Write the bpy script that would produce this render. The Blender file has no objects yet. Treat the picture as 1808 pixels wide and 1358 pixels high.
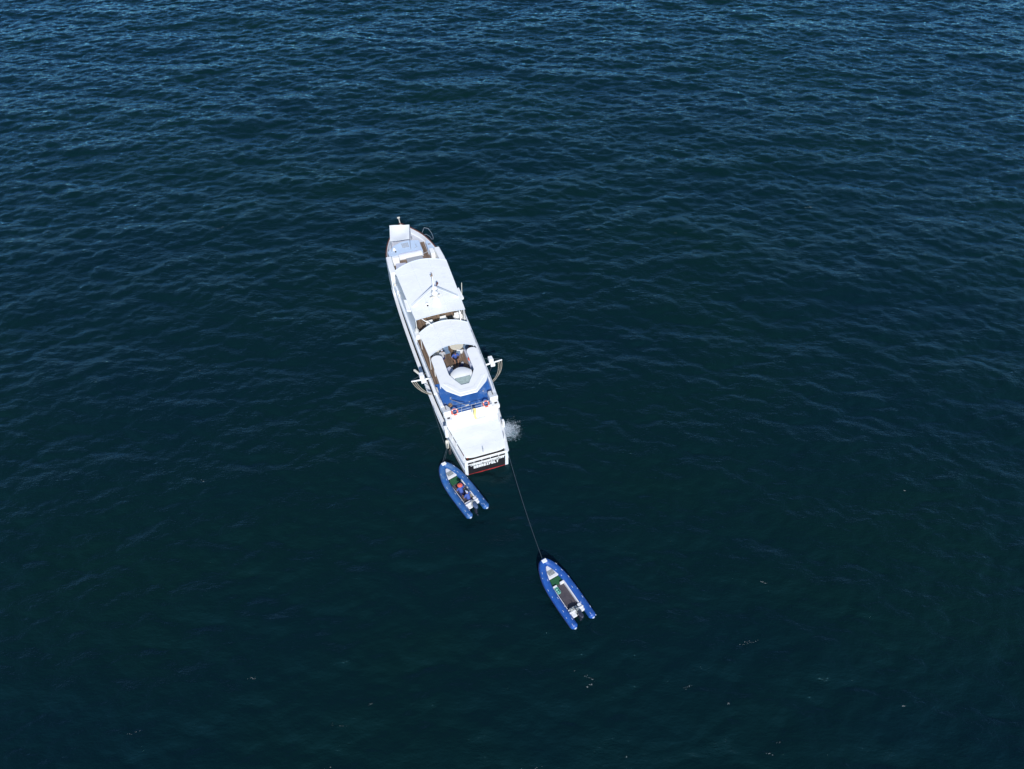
import bpy, bmesh, math, random
import numpy as np
from mathutils import Vector, Matrix
R = math.radians
random.seed(7)
scene = bpy.context.scene
C = scene.collection

# ------------------------------------------------------------------ camera
cd = bpy.data.cameras.new('camera')
cam = bpy.data.objects.new('camera', cd); C.objects.link(cam)
cam.location = (0, 0, 51)
cam.rotation_euler = (R(90 - 48.5), 0, 0)
cd.sensor_width = 36
cd.lens = 36 * 1255 / 1808
cd.clip_start = .5; cd.clip_end = 9000
scene.camera = cam

# ------------------------------------------------------------------ light
SUN_EL, SUN_AZ = 38, 9                      # degrees up; degrees east of the view's back direction
w = bpy.data.worlds.new('World'); scene.world = w; w.use_nodes = True
nt = w.node_tree; bg = nt.nodes['Background']
sky = nt.nodes.new('ShaderNodeTexSky'); sky.sky_type = 'NISHITA'; sky.sun_disc = False
sky.sun_elevation = R(SUN_EL); sky.sun_rotation = R(180 - SUN_AZ)
sky.air_density = .75; sky.dust_density = .0; sky.ozone_density = 2; sky.altitude = 1500
nt.links.new(sky.outputs[0], bg.inputs[0]); bg.inputs[1].default_value = .15
sl = bpy.data.lights.new('sun', 'SUN'); sl.energy = 4.0; sl.angle = R(.55); sl.color = (1, .965, .92)
so = bpy.data.objects.new('sun', sl); C.objects.link(so)
sd = Vector((math.sin(R(SUN_AZ)) * math.cos(R(SUN_EL)), -math.cos(R(SUN_AZ)) * math.cos(R(SUN_EL)), math.sin(R(SUN_EL))))
so.rotation_euler = sd.to_track_quat('Z', 'Y').to_euler(); so.location = (20, -40, 60)
scene.view_settings.view_transform = 'Standard'; scene.view_settings.look = 'None'
scene.view_settings.exposure = 0.2; scene.view_settings.gamma = 1
scene.cycles.max_bounces = 8; scene.cycles.sample_clamp_indirect = 6

# ------------------------------------------------------------------ materials
def mat(name, col, rough=.5, var=.0, vscale=3., bump=0., bscale=20., metal=0., spec=.5, stretch=None, dirt=None, dscale=1.5, dmin=.55, dmax=.75, dcol=(.3, .27, .22)):
    m = bpy.data.materials.new(name); m.use_nodes = True
    n, l = m.node_tree.nodes, m.node_tree.links; b = n['Principled BSDF']
    b.inputs['Base Color'].default_value = (*col, 1); b.inputs['Roughness'].default_value = rough
    b.inputs['Metallic'].default_value = metal; b.inputs['Specular IOR Level'].default_value = spec
    tc = n.new('ShaderNodeTexCoord'); mp = n.new('ShaderNodeMapping')
    l.new(tc.outputs['Object'], mp.inputs[0])
    if stretch: mp.inputs['Scale'].default_value = stretch
    src = None
    nz = n.new('ShaderNodeTexNoise'); nz.inputs['Scale'].default_value = vscale; nz.inputs['Detail'].default_value = 5
    l.new(mp.outputs[0], nz.inputs['Vector'])
    cr = n.new('ShaderNodeValToRGB'); e = cr.color_ramp.elements
    e[0].position = .3; e[1].position = .7
    e[0].color = (*[max(0, c * (1 - var)) for c in col], 1); e[1].color = (*[min(1, c * (1 + var * .6)) for c in col], 1)
    l.new(nz.outputs[0], cr.inputs[0]); src = cr.outputs[0]
    if dirt:
        n2 = n.new('ShaderNodeTexNoise'); n2.inputs['Scale'].default_value = dscale; n2.inputs['Detail'].default_value = 8; n2.inputs['Roughness'].default_value = .7
        l.new(mp.outputs[0], n2.inputs['Vector'])
        mr = n.new('ShaderNodeMapRange'); mr.inputs[1].default_value = dmin; mr.inputs[2].default_value = dmax; mr.inputs[4].default_value = dirt
        l.new(n2.outputs[0], mr.inputs[0])
        mx = n.new('ShaderNodeMix'); mx.data_type = 'RGBA'
        l.new(mr.outputs[0], mx.inputs[0]); l.new(src, mx.inputs[6]); mx.inputs[7].default_value = (*dcol, 1); src = mx.outputs[2]
    l.new(src, b.inputs['Base Color'])
    if bump:
        n3 = n.new('ShaderNodeTexNoise'); n3.inputs['Scale'].default_value = bscale; n3.inputs['Detail'].default_value = 4
        l.new(tc.outputs['Object'], n3.inputs['Vector'])
        bp = n.new('ShaderNodeBump'); bp.inputs['Strength'].default_value = bump; bp.inputs['Distance'].default_value = .05
        l.new(n3.outputs[0], bp.inputs['Height']); l.new(bp.outputs[0], b.inputs['Normal'])
    return m

def teak(name, c1, c2):
    m = bpy.data.materials.new(name); m.use_nodes = True
    n, l = m.node_tree.nodes, m.node_tree.links; b = n['Principled BSDF']; b.inputs['Roughness'].default_value = .65
    tc = n.new('ShaderNodeTexCoord'); sp = n.new('ShaderNodeSeparateXYZ'); l.new(tc.outputs['Object'], sp.inputs[0])
    mu = n.new('ShaderNodeMath'); mu.operation = 'MULTIPLY'; mu.inputs[1].default_value = 8; l.new(sp.outputs[0], mu.inputs[0])
    fl = n.new('ShaderNodeMath'); fl.operation = 'FLOOR'; l.new(mu.outputs[0], fl.inputs[0])
    wn = n.new('ShaderNodeTexWhiteNoise'); wn.noise_dimensions = '1D'; l.new(fl.outputs[0], wn.inputs['W'])
    fr = n.new('ShaderNodeMath'); fr.operation = 'FRACT'; l.new(mu.outputs[0], fr.inputs[0])
    lt = n.new('ShaderNodeMath'); lt.operation = 'LESS_THAN'; lt.inputs[1].default_value = .08; l.new(fr.outputs[0], lt.inputs[0])
    mp = n.new('ShaderNodeMapping'); mp.inputs['Scale'].default_value = (14, 1.2, 1); l.new(tc.outputs['Object'], mp.inputs[0])
    nz = n.new('ShaderNodeTexNoise'); nz.inputs['Scale'].default_value = 1.5; nz.inputs['Detail'].default_value = 6; l.new(mp.outputs[0], nz.inputs['Vector'])
    ad = n.new('ShaderNodeMath'); ad.operation = 'MULTIPLY_ADD'; ad.inputs[1].default_value = .45; l.new(wn.outputs[0], ad.inputs[0]); l.new(nz.outputs[0], ad.inputs[2])
    cr = n.new('ShaderNodeValToRGB'); e = cr.color_ramp.elements; e[0].position = .4; e[1].position = 1.05 if False else 1.0
    e[0].color = (*c1, 1); e[1].color = (*c2, 1); l.new(ad.outputs[0], cr.inputs[0])
    mx = n.new('ShaderNodeMix'); mx.data_type = 'RGBA'; l.new(lt.outputs[0], mx.inputs[0]); l.new(cr.outputs[0], mx.inputs[6]); mx.inputs[7].default_value = (.03, .022, .018, 1)
    l.new(mx.outputs[2], b.inputs['Base Color'])
    return m

M = {}
M['white'] = mat('white_paint', (.84, .85, .84), .35, .05, 1.2, dirt=.35, dscale=2.2, dcol=(.55, .54, .5))
M['hull'] = mat('hull_white', (.76, .79, .82), .3, .05, .8, dirt=.5, dscale=1.2, dcol=(.5, .5, .5), stretch=(1, .5, 3))
M['canvas'] = mat('white_canvas', (.84, .86, .85), .8, .05, .9, bump=.35, bscale=2.2, dirt=.45, dscale=.9, dcol=(.62, .64, .66))
M['paleblue'] = mat('pale_blue_tone', (.50, .62, .78), .45, .06, 1.5, dirt=.3, dscale=3, dcol=(.6, .65, .7))  # even pale blue of the deckhouse and side locker
M['blue'] = mat('blue_deck_paint', (.03, .13, .42), .5, .22, 2.2, dirt=.7, dscale=1.3, dmin=.52, dmax=.68, dcol=(.20, .31, .52))
M['teak'] = teak('teak_planks', (.095, .066, .05), (.24, .17, .12))
M['wood'] = mat('varnished_wood', (.12, .035, .018), .35, .3, 3)
M['black'] = mat('black_paint', (.012, .011, .014), .5, .3, 4, dirt=.5, dscale=5, dcol=(.05, .045, .05))
M['darkdeck'] = mat('main_deck_shade_dark', (.05, .042, .036), .7, .3, 3)  # shade below the upper deck is put into this dark deck colour
M['foredeck'] = mat('pale_deck_paint', (.50, .52, .58), .6, .08, 2, dirt=.4, dscale=3, dcol=(.35, .33, .33))
M['dark'] = mat('dark_interior', (.02, .02, .022), .7, .2, 3)
M['glass'] = mat('dark_glass', (.01, .012, .015), .08, .1, 2, spec=.8)
M['green_glass'] = mat('green_tinted_glass', (.38, .47, .44), .25, .2, 6)
M['red'] = mat('antifouling_red', (.42, .03, .03), .5, .25, 6)
M['orange'] = mat('orange_red_plastic', (.70, .13, .075), .5, .08, 4)
M['metal'] = mat('galvanised_metal', (.5, .52, .55), .35, .1, 6, metal=.6)
M['rope'] = mat('beige_rope', (.30, .27, .22), .9, .25, 12)
M['dimrope'] = mat('grey_blue_rope', (.035, .055, .07), .9, .2, 8)
M['brown'] = mat('brown_rope_coil', (.30, .20, .12), .9, .3, 14)
M['grey'] = mat('grey_fabric', (.34, .36, .40), .8, .1, 5)
M['lilac'] = mat('pale_lilac_cover', (.46, .49, .60), .8, .08, 3)
M['bluegrey'] = mat('blue_grey_fabric', (.16, .24, .36), .8, .15, 5)
M['yellow'] = mat('yellow_cloth', (.80, .66, .28), .8, .1, 4)
M['tube'] = mat('blue_rubberised_fabric', (.017, .088, .35), .42, .16, 1.6, bump=.1, bscale=5, dirt=.55, dscale=2.4, dmin=.55, dmax=.75, dcol=(.10, .20, .40))
M['tube2'] = mat('blue_rubberised_fabric_faded', (.024, .108, .32), .45, .2, 1.6, bump=.1, bscale=5, dirt=.65, dscale=1.8, dmin=.5, dmax=.7, dcol=(.12, .22, .36))
M['patch'] = mat('pale_worn_patch', (.42, .5, .66), .5, .15, 10)
M['gel'] = mat('white_gelcoat', (.74, .75, .76), .35, .06, 4, dirt=.5, dscale=6, dcol=(.42, .45, .46))
M['mat_green'] = mat('green_matting', (.012, .10, .04), .9, .25, 12)
M['ribdeck'] = mat('grey_rib_deck', (.075, .066, .078), .6, .2, 3, dirt=.5, dscale=2, dcol=(.05, .055, .08))
M['navy'] = mat('navy_cloth', (.012, .02, .10), .8, .2, 6)
M['shirtblue'] = mat('blue_shirt', (.05, .10, .36), .85, .15, 6)
M['shirtgrey'] = mat('grey_shirt', (.42, .42, .43), .85, .12, 6)
M['skin'] = mat('skin', (.30, .16, .10), .55, .08, 6)
M['hair'] = mat('dark_hair', (.02, .014, .01), .6, .2, 10)
M['mint'] = mat('mint_plastic', (.20, .52, .42), .5, .15, 8)
M['cream'] = mat('cream_plastic', (.66, .63, .54), .5, .1, 5)
M['motor'] = mat('outboard_black', (.03, .035, .055), .25, .1, 4)
M['motorblue'] = mat('outboard_grey_blue', (.07, .11, .20), .3, .15, 5)
M['steel'] = mat('stainless_clutter', (.42, .44, .42), .35, .35, 9, metal=.3)
M['seam'] = mat('canvas_seam', (.60, .66, .72), .8, .02, 3)

# ------------------------------------------------------------------ mesh builder
class MB:
    def __init__(s): s.v, s.f = [], []
    def add(s, vs, fs):
        o = len(s.v); s.v += [tuple(x) for x in vs]; s.f += [tuple(i + o for i in f) for f in fs]; return s
    def box(s, x0, x1, y0, y1, z0, z1, rz=0, tilt=None):
        vs = [Vector((x, y, z)) for z in (z0, z1) for y in (y0, y1) for x in (x0, x1)]
        if rz:
            c = Vector(((x0 + x1) / 2, (y0 + y1) / 2, 0)); m = Matrix.Rotation(rz, 3, 'Z'); vs = [m @ (p - c) + c for p in vs]
        return s.add(vs, [(0, 2, 3, 1), (4, 5, 7, 6), (0, 1, 5, 4), (2, 6, 7, 3), (0, 4, 6, 2), (1, 3, 7, 5)])
    def tube(s, pts, r, n=8, cap=True):
        pts = [Vector(p) for p in pts]; rs = r if isinstance(r, (list, tuple)) else [r] * len(pts)
        vs = []; fs = []; pu = None
        for i, p in enumerate(pts):
            t = (pts[min(i + 1, len(pts) - 1)] - pts[max(i - 1, 0)]).normalized()
            u = t.cross(Vector((0, 0, 1))) if pu is None else (pu - t * pu.dot(t))
            if u.length < 1e-3: u = t.cross(Vector((0, 1, 0)))
            u.normalize(); pu = u; v = t.cross(u)
            for k in range(n):
                a = 2 * math.pi * k / n; vs.append(p + (u * math.cos(a) + v * math.sin(a)) * rs[i])
        for i in range(len(pts) - 1):
            for k in range(n):
                a, b = i * n + k, i * n + (k + 1) % n; fs.append((a, b, b + n, a + n))
        if cap: fs.append(tuple(range(n - 1, -1, -1))); fs.append(tuple((len(pts) - 1) * n + k for k in range(n)))
        return s.add(vs, fs)
    def prism(s, poly, z0, z1):
        n = len(poly); zz = lambda z, p: z(p) if callable(z) else z
        vs = [(*p[:2], zz(z0, p)) for p in poly] + [(*p[:2], zz(z1, p)) for p in poly]
        area = sum(poly[i][0] * poly[(i + 1) % n][1] - poly[(i + 1) % n][0] * poly[i][1] for i in range(n))
        fs = [tuple(range(n - 1, -1, -1)), tuple(range(n, 2 * n))] + [(i, (i + 1) % n, n + (i + 1) % n, n + i) for i in range(n)]
        if area < 0: fs = [tuple(reversed(f)) for f in fs]
        return s.add(vs, fs)
    def ball(s, c, r, n=12, m=8, z0=-1):
        rx, ry, rz = r if isinstance(r, (list, tuple)) else (r, r, r)
        vs = []; a0 = math.asin(max(-1, z0)) if z0 > -1 else -math.pi / 2
        for j in range(m + 1):
            a = a0 + (math.pi / 2 - a0) * j / m
            for k in range(n):
                t = 2 * math.pi * k / n
                vs.append((c[0] + rx * math.cos(a) * math.cos(t), c[1] + ry * math.cos(a) * math.sin(t), c[2] + rz * math.sin(a)))
        fs = [(j * n + k, j * n + (k + 1) % n, (j + 1) * n + (k + 1) % n, (j + 1) * n + k) for j in range(m) for k in range(n)]
        if z0 > -1: fs.append(tuple(range(n - 1, -1, -1)))
        return s.add(vs, fs)
    def torus(s, c, R_, r, n=24, m=8, mtx=None, a0=0, a1=2 * math.pi):
        full = abs(a1 - a0 - 2 * math.pi) < 1e-6; cnt = n if full else n + 1; vs = []
        for i in range(cnt):
            a = a0 + (a1 - a0) * i / n
            for k in range(m):
                b = 2 * math.pi * k / m; p = Vector(((R_ + r * math.cos(b)) * math.cos(a), (R_ + r * math.cos(b)) * math.sin(a), r * math.sin(b)))
                if mtx: p = mtx @ p
                vs.append(p + Vector(c))
        fs = []
        for i in range(n):
            j = (i + 1) % cnt
            for k in range(m): fs.append((i * m + k, j * m + k, j * m + (k + 1) % m, i * m + (k + 1) % m))
        if not full: fs += [tuple(range(m - 1, -1, -1))[::-1], tuple((cnt - 1) * m + k for k in range(m))]
        return s.add(vs, fs)
    def sheet(s, fn, nu, nv, th):
        """fn(u,v)->point, u,v in 0..1 ; closed slab of thickness th below it"""
        vs = [fn(i / nu, j / nv) for j in range(nv + 1) for i in range(nu + 1)]
        W = nu + 1; N = len(vs); vs = [tuple(p) for p in vs] + [(p[0], p[1], p[2] - th) for p in vs]
        fs = []
        for j in range(nv):
            for i in range(nu):
                a = j * W + i; fs.append((a, a + 1, a + 1 + W, a + W)); fs.append((N + a + W, N + a + 1 + W, N + a + 1, N + a))
        for i in range(nu): fs.append((i, N + i, N + i + 1, i + 1)); a = nv * W + i; fs.append((a + 1, N + a + 1, N + a, a))
        for j in range(nv): a = j * W; fs.append((a + W, N + a + W, N + a, a)); a += nu; fs.append((a, N + a, N + a + W, a + W))
        return s.add(vs, fs)
    def build(s, name, m, parent=None, smooth=False, bevel=0, sub=0, label=None, fix=True):
        me = bpy.data.meshes.new(name); me.from_pydata(s.v, [], s.f); me.update()
        if fix:
            bm = bmesh.new(); bm.from_mesh(me); bmesh.ops.recalc_face_normals(bm, faces=bm.faces); bm.to_mesh(me); bm.free()
        me.materials.append(M[m] if isinstance(m, str) else m)
        if smooth:
            me.polygons.foreach_set('use_smooth', [True] * len(me.polygons))
            try: me.set_sharp_from_angle(angle=R(50))
            except Exception: pass
        o = bpy.data.objects.new(name, me); C.objects.link(o); o.parent = parent
        if bevel:
            b = o.modifiers.new('bevel', 'BEVEL'); b.width = bevel; b.segments = 2; b.limit_method = 'ANGLE'
        if sub:
            b = o.modifiers.new('sub', 'SUBSURF'); b.levels = sub; b.render_levels = sub
        if label: o['label'] = label
        return o

def rods(name, m, parent, lines, r=.03, n=6, **k):
    for L in lines: MB().tube(L, r, n).build(name, m, parent, smooth=True, **k)

def thing(name, label, cat, loc=(0, 0, 0), rz=0, group=None):
    o = bpy.data.objects.new(name, None); C.objects.link(o); o.empty_display_size = .3
    o.location = loc; o.rotation_euler = (0, 0, rz); tag(o, label, cat, group); return o
def tag(o, label=None, cat=None, group=None, kind=None):
    if label: o['label'] = label
    if cat: o['category'] = cat
    if group: o['group'] = group
    if kind: o['kind'] = kind
    return o
def interp(tab, y):
    for (a, va), (b, vb) in zip(tab, tab[1:]):
        if y <= b:
            t = max(0, (y - a) / (b - a)); return va + (vb - va) * t
    return tab[-1][1]
def smoothtab(tab, y):
    xs = [t[0] for t in tab]
    for i in range(len(tab) - 1):
        if y <= xs[i + 1]:
            h = xs[i + 1] - xs[i]; t = min(1, max(0, (y - xs[i]) / h))
            p0 = tab[max(i - 1, 0)]; p1 = tab[i]; p2 = tab[i + 1]; p3 = tab[min(i + 2, len(tab) - 1)]
            m1 = (p2[1] - p0[1]) / max(1e-6, p2[0] - p0[0]) * h; m2 = (p3[1] - p1[1]) / max(1e-6, p3[0] - p1[0]) * h
            return (2*t**3-3*t**2+1)*p1[1] + (t**3-2*t**2+t)*m1 + (-2*t**3+3*t**2)*p2[1] + (t**3-t**2)*m2
    return tab[-1][1]

# ------------------------------------------------------------------ water
def make_water():
    N, L = 1024, 250.; cx, cy = 0., 88.
    rng = np.random.default_rng(5)
    k1 = np.fft.fftfreq(N, d=L / N) * 2 * np.pi
    kx, ky = np.meshgrid(k1, k1); k = np.hypot(kx, ky); k[0, 0] = 1e-6
    def spec(kp, wd, spread, amp):
        th = np.arctan2(ky, kx); c = np.cos(th - wd)
        P = np.exp(-1.25 * (kp / k) ** 2) / k ** 4 * (np.abs(c) ** spread + .06)
        P[0, 0] = 0; P *= np.exp(-(k * .09) ** 2)
        h = (rng.normal(size=k.shape) + 1j * rng.normal(size=k.shape)) * np.sqrt(P)
        z = np.real(np.fft.ifft2(h)); s = amp / z.std(); return h * s
    H = spec(2 * np.pi / 10., R(82), 6, .058) + spec(2 * np.pi / 4.4, R(108), 5, .032) + spec(2 * np.pi / 2.8, R(70), 5, .027) + spec(2 * np.pi / 1.5, R(95), 3, .019) + spec(2 * np.pi / 1.0, R(75), 2, .010) + spec(2 * np.pi / 26., R(98), 6, .08)
    Z = np.real(np.fft.ifft2(H)); DX = np.real(np.fft.ifft2(1j * kx / k * H)); DY = np.real(np.fft.ifft2(1j * ky / k * H))
    g = (np.arange(N) / (N - 1) - .5) * L
    X, Y = np.meshgrid(g, g)
    e = np.clip((L / 2 - np.maximum(np.abs(X), np.abs(Y))) / 12, 0, 1)
    # the ship and the boats calm the water where they float
    X2 = X - DX * .9 * e + cx; Y2 = Y - DY * .9 * e + cy; Z2 = Z * e
    global water_z
    def water_z(x, y):
        i = int(round(((x - cx) / L + .5) * (N - 1))); j = int(round(((y - cy) / L + .5) * (N - 1)))
        return float(Z2[min(max(j, 0), N - 1), min(max(i, 0), N - 1)])
    co = np.stack([X2, Y2, Z2], -1).reshape(-1, 3)
    i = np.arange(N - 1); a = (i[:, None] * N + i[None, :]).reshape(-1)
    q = np.stack([a, a + 1, a + 1 + N, a + N], -1)
    # skirt out to the horizon
    B = 4500; h = L / 2
    ex = np.array([(-B, -B, 0), (B, -B, 0), (B, B, 0), (-B, B, 0)], float)
    n0 = len(co); co = np.concatenate([co, ex])
    c = [0, N - 1, N * N - 1, N * (N - 1)]
    q2 = np.array([(n0, n0 + 1, c[1], c[0]), (n0 + 1, n0 + 2, c[2], c[1]), (n0 + 2, n0 + 3, c[3], c[2]), (n0 + 3, n0, c[0], c[3])])
    q = np.concatenate([q, q2])
    me = bpy.data.meshes.new('water'); me.vertices.add(len(co)); me.vertices.foreach_set('co', co.reshape(-1))
    me.loops.add(q.size); me.loops.foreach_set('vertex_index', q.reshape(-1).astype(np.int32))
    me.polygons.add(len(q)); me.polygons.foreach_set('loop_start', np.arange(0, q.size, 4, dtype=np.int32))
    me.polygons.foreach_set('use_smooth', np.ones(len(q), bool))
    me.update(calc_edges=True); me.validate()
    m = bpy.data.materials.new('sea_water'); m.use_nodes = True; n, l = m.node_tree.nodes, m.node_tree.links; b = n['Principled BSDF']
    b.inputs['IOR'].default_value = 1.333; b.inputs['Specular Tint'].default_value = (.62, .84, 1, 1); b.inputs['Roughness'].default_value = .055
    tc = n.new('ShaderNodeTexCoord')
    def noise(sc, det, stretch=(1, 1, 1), rot=0, rough=.55):
        mp = n.new('ShaderNodeMapping'); mp.inputs['Scale'].default_value = stretch; mp.inputs['Rotation'].default_value = (0, 0, rot)
        l.new(tc.outputs['Object'], mp.inputs[0])
        z = n.new('ShaderNodeTexNoise'); z.inputs['Scale'].default_value = sc; z.inputs['Detail'].default_value = det; z.inputs['Roughness'].default_value = rough
        l.new(mp.outputs[0], z.inputs['Vector']); return z.outputs[0]
    cr = n.new('ShaderNodeValToRGB'); e_ = cr.color_ramp.elements; e_[0].position = .35; e_[1].position = .65
    e_[0].color = (.0020, .0135, .0125, 1); e_[1].color = (.0016, .0115, .0155, 1)
    l.new(noise(.035, 4, (1, 1.6, 1)), cr.inputs[0]); l.new(cr.outputs[0], b.inputs['Base Color'])
    b1 = n.new('ShaderNodeBump'); b1.inputs['Strength'].default_value = 1; b1.inputs['Distance'].default_value = .115
    l.new(noise(1.5, 5, (.6, 1.25, 1), R(10), .6), b1.inputs['Height'])
    b2 = n.new('ShaderNodeBump'); b2.inputs['Strength'].default_value = 1; b2.inputs['Distance'].default_value = .036
    l.new(noise(5, 4, (.7, 1.2, 1), R(-18), .6), b2.inputs['Height']); l.new(b1.outputs[0], b2.inputs['Normal'])
    l.new(b2.outputs[0], b.inputs['Normal'])
    df = n.new('ShaderNodeBsdfDiffuse'); gl = n.new('ShaderNodeBsdfGlossy'); fr = n.new('ShaderNodeFresnel'); mx = n.new('ShaderNodeMixShader')
    fr.inputs[0].default_value = 1.34; gl.inputs['Color'].default_value = (.45, .82, 1, 1); gl.inputs['Roughness'].default_value = .03
    l.new(cr.outputs[0], df.inputs['Color'])
    for q in (df, gl, fr): l.new(b2.outputs[0], q.inputs['Normal'])
    l.new(fr.outputs[0], mx.inputs[0]); l.new(df.outputs[0], mx.inputs[1]); l.new(gl.outputs[0], mx.inputs[2])
    l.new(mx.outputs[0], n['Material Output'].inputs['Surface']); n.remove(b)
    me.materials.append(m)
    o = bpy.data.objects.new('water', me); C.objects.link(o); o['kind'] = 'structure'
    return o
make_water()

# ------------------------------------------------------------------ the yacht; x starboard, y towards the bow, z up, origin mid-transom at the waterline
HD = R(18.8); ORG = Vector((-2.17, 35.22, 0))
def W(x, y, z): return Matrix.Rotation(HD, 3, 'Z') @ Vector((x, y, z)) + ORG
ship = thing('motor_yacht', 'long white motor yacht with white canopies, blue aft deck and black stern, lying at sea', 'yacht', ORG, HD)
HW0 = [(0, 1.93), (1.5, 2.12), (3.6, 2.36), (7, 2.58), (12, 2.68), (17, 2.74), (20, 2.72), (23, 2.5), (26, 2.0), (28, 1.25), (29.3, .55), (30.0, .04)]
HWT = [(0, 1.97), (1.5, 2.2), (3.6, 2.5), (7, 2.78), (12, 2.96), (17, 3.02), (20, 3.0), (23, 2.93), (25, 2.84), (26.6, 2.62), (27.8, 2.28), (29, 1.78), (30.4, .88), (31.0, .36), (31.4, .03)]
ZT = [(0, 2.05), (20, 2.1), (22.3, 2.2), (24.2, 2.6), (25.2, 4.1), (28, 4.2), (31.4, 4.25)]
def station(t):
    """t 0..1 along the hull -> list of (x,y,z) from keel to rail, starboard"""
    yt = 31.4 * t; y0 = 30.0 * t
    w0, wt, zt = smoothtab(HW0, y0), smoothtab(HWT, yt), interp(ZT, yt)
    out = []
    for j, s in enumerate((-.6, 0, .16, .5, 1.0, 1.5, 1.0)):
        z = (s if j < 6 else zt)
        if j >= 3 and j < 6: z = zt * (.25, .5, .78)[j - 3]
        f = max(0, z) / zt; f2 = f * (1 - .35 * max(0, t - .6) / .4 * (1 - f) )
        out.append((max(.02, (w0 + (wt - w0) * f2) * (.9 if s == -.6 else 1)), y0 + (yt - y0) * f, z))
    return out
ts = [i / 70 for i in range(71)]
def hull_mesh(j0, j1):
    mb = MB(); st = [station(t) for t in ts]; nj = j1 - j0 + 1
    for sgn in (1, -1):
        vs = [(sgn * p[0], p[1], p[2]) for s in st for p in s[j0:j1 + 1]]
        fs = [(i * nj + j, (i + 1) * nj + j, (i + 1) * nj + j + 1, i * nj + j + 1) for i in range(len(ts) - 1) for j in range(nj - 1)]
        mb.add(vs, fs)
    return mb
mb = hull_mesh(2, 6)
# inner skin of the bulwark
st = [station(t)[6] for t in ts]
for sgn in (1, -1):
    vs = []; 
    for p in st:
        q = max(.01, p[0] - (.26 if p[1] < 24 else .14))
        vs += [(sgn * p[0], p[1], p[2]), (sgn * q, p[1] - .02, p[2] + .004), (sgn * q, p[1] - .02, max(1.0, p[2] - 1.0))]
    mb.add(vs, [(3 * i + j, 3 * i + 3 + j, 3 * i + 4 + j, 3 * i + 1 + j) for i in range(len(ts) - 1) for j in range(2)])
# stern corner posts beside the black panel
for s in (1, -1): mb.box(s * 1.66 if s > 0 else -1.93, 1.93 if s > 0 else -1.66, -.06, .12, .12, 2.05)
hull = mb.build('hull', 'hull', ship, smooth=True, fix=True)
hull_mesh(0, 2).build('boot_top', 'red', ship, smooth=True, label='red antifouling band at the waterline')
# varnished rail on the bow
mb = MB()
for sgn in (1, -1):
    pts = [(sgn * max(.02, p[0] - .04), p[1], p[2] + .05) for t, p in zip(ts, st) if p[1] > 24.9]
    mb.tube(pts, .065, 6)
mb.build('rail_cap', 'wood', ship, smooth=True, label='reddish varnished wooden rail round the bow')
# thin rubbing strakes along the side
mb = MB()
for sgn in (1, -1):
    mb.tube([(sgn * (p[0] + .0), p[1], p[2] - .02) for t, p in zip(ts, st) if p[1] < 23.5], .05, 6)
    mb.tube([(sgn * (station(t)[4][0] + .01), station(t)[4][1], station(t)[4][2]) for t in ts if t < .93], .035, 6)
mb.build('rubbing_strake', 'hull', ship, smooth=True)
# transom
tr = MB().box(-1.662, 1.662, -.02, .1, .14, 1.62).build('transom', 'black', ship, label='black stern panel with two rows of worn white letters')
MB().box(-1.70, 1.70, -.05, .08, -.5, .135).build('stripe', 'red', tr)
mb = MB().box(-1.66, 1.66, -.055, .02, 1.50, 1.575); mb.build('trim_line', 'white', tr)
mb = MB(); rnd = random.Random(3)
def glyph(mb, x, z, w_, h, k):
    t = .045 * h / .22 + .008; y0, y1 = -.04, -.021
    S = {'v': (x, x + t, z, z + h), 'r': (x + w_ - t, x + w_, z, z + h), 'm': (x + w_ / 2 - t / 2, x + w_ / 2 + t / 2, z, z + h),
         't': (x, x + w_, z + h - t, z + h), 'b': (x, x + w_, z, z + t), 'c': (x, x + w_, z + h / 2 - t / 2, z + h / 2 + t / 2)}
    for i, q in enumerate(k): a = S[q]; mb.box(a[0], a[1], y0 - .001 * i, y1, a[2], a[3])
pats = ['vtc', 'vrc', 'vtbr', 'vb', 'mtb', 'vrtc', 'vtrb', 'vrb', 'vtcb', 'vrm', 'mt']
x = -1.42
while x < 1.5: glyph(mb, x, 1.27, .125, .21, pats[rnd.randrange(len(pats))]); x += .15
x = -1.16
for i in range(10): glyph(mb, x, .82, .19, .36, pats[(i * 7 + 2) % len(pats)]); x += .225
mb.build('lettering', 'white', tr)
mb = MB().tube([(-1.75, 0, 2.03), (1.75, 0, 2.03)], .055, 8).box(-1.7, 1.7, -.03, .03, 1.82, 1.88)
for x in (-1.1, -.4, .35, 1.1): mb.tube([(x, 0, 1.6), (x, 0, 2.0)], .025, 6)
mb.build('stern_rail', 'white', ship)
# main deck and cabin
def outline(tab, inset, y0, y1, n=24, z=None):
    ys = [y0 + (y1 - y0) * i / n for i in range(n + 1)]
    return [(smoothtab(tab, y) - inset, y) for y in ys] + [(-smoothtab(tab, y) + inset, y) for y in reversed(ys)]
MB().prism(outline(HWT, .14, .1, 25), .95, 1.05).build('main_deck', 'darkdeck', ship)
cab = MB().prism([(1.95, 5.2), (2.1, 12), (2.1, 20), (1.9, 25), (-1.9, 25), (-2.1, 20), (-2.1, 12), (-1.95, 5.2)], 1.05, 3.28).build('cabin', 'white', ship, bevel=.03)
for s in (1, -1):
    for y in (6.5, 8.6, 11, 13.2, 15.4, 17.6, 19.8, 22):
        x = s * interp([(5.2, 1.95), (12, 2.1), (20, 2.1), (25, 1.9)], y + .5)
        MB().box(min(x, x + s * .02), max(x, x + s * .02), y, y + 1.2, 1.9, 2.6).build('window', 'glass', cab)
MB().box(-.55, .55, 5.16, 5.2, 1.06, 2.95).build('door', 'glass', cab)
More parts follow.
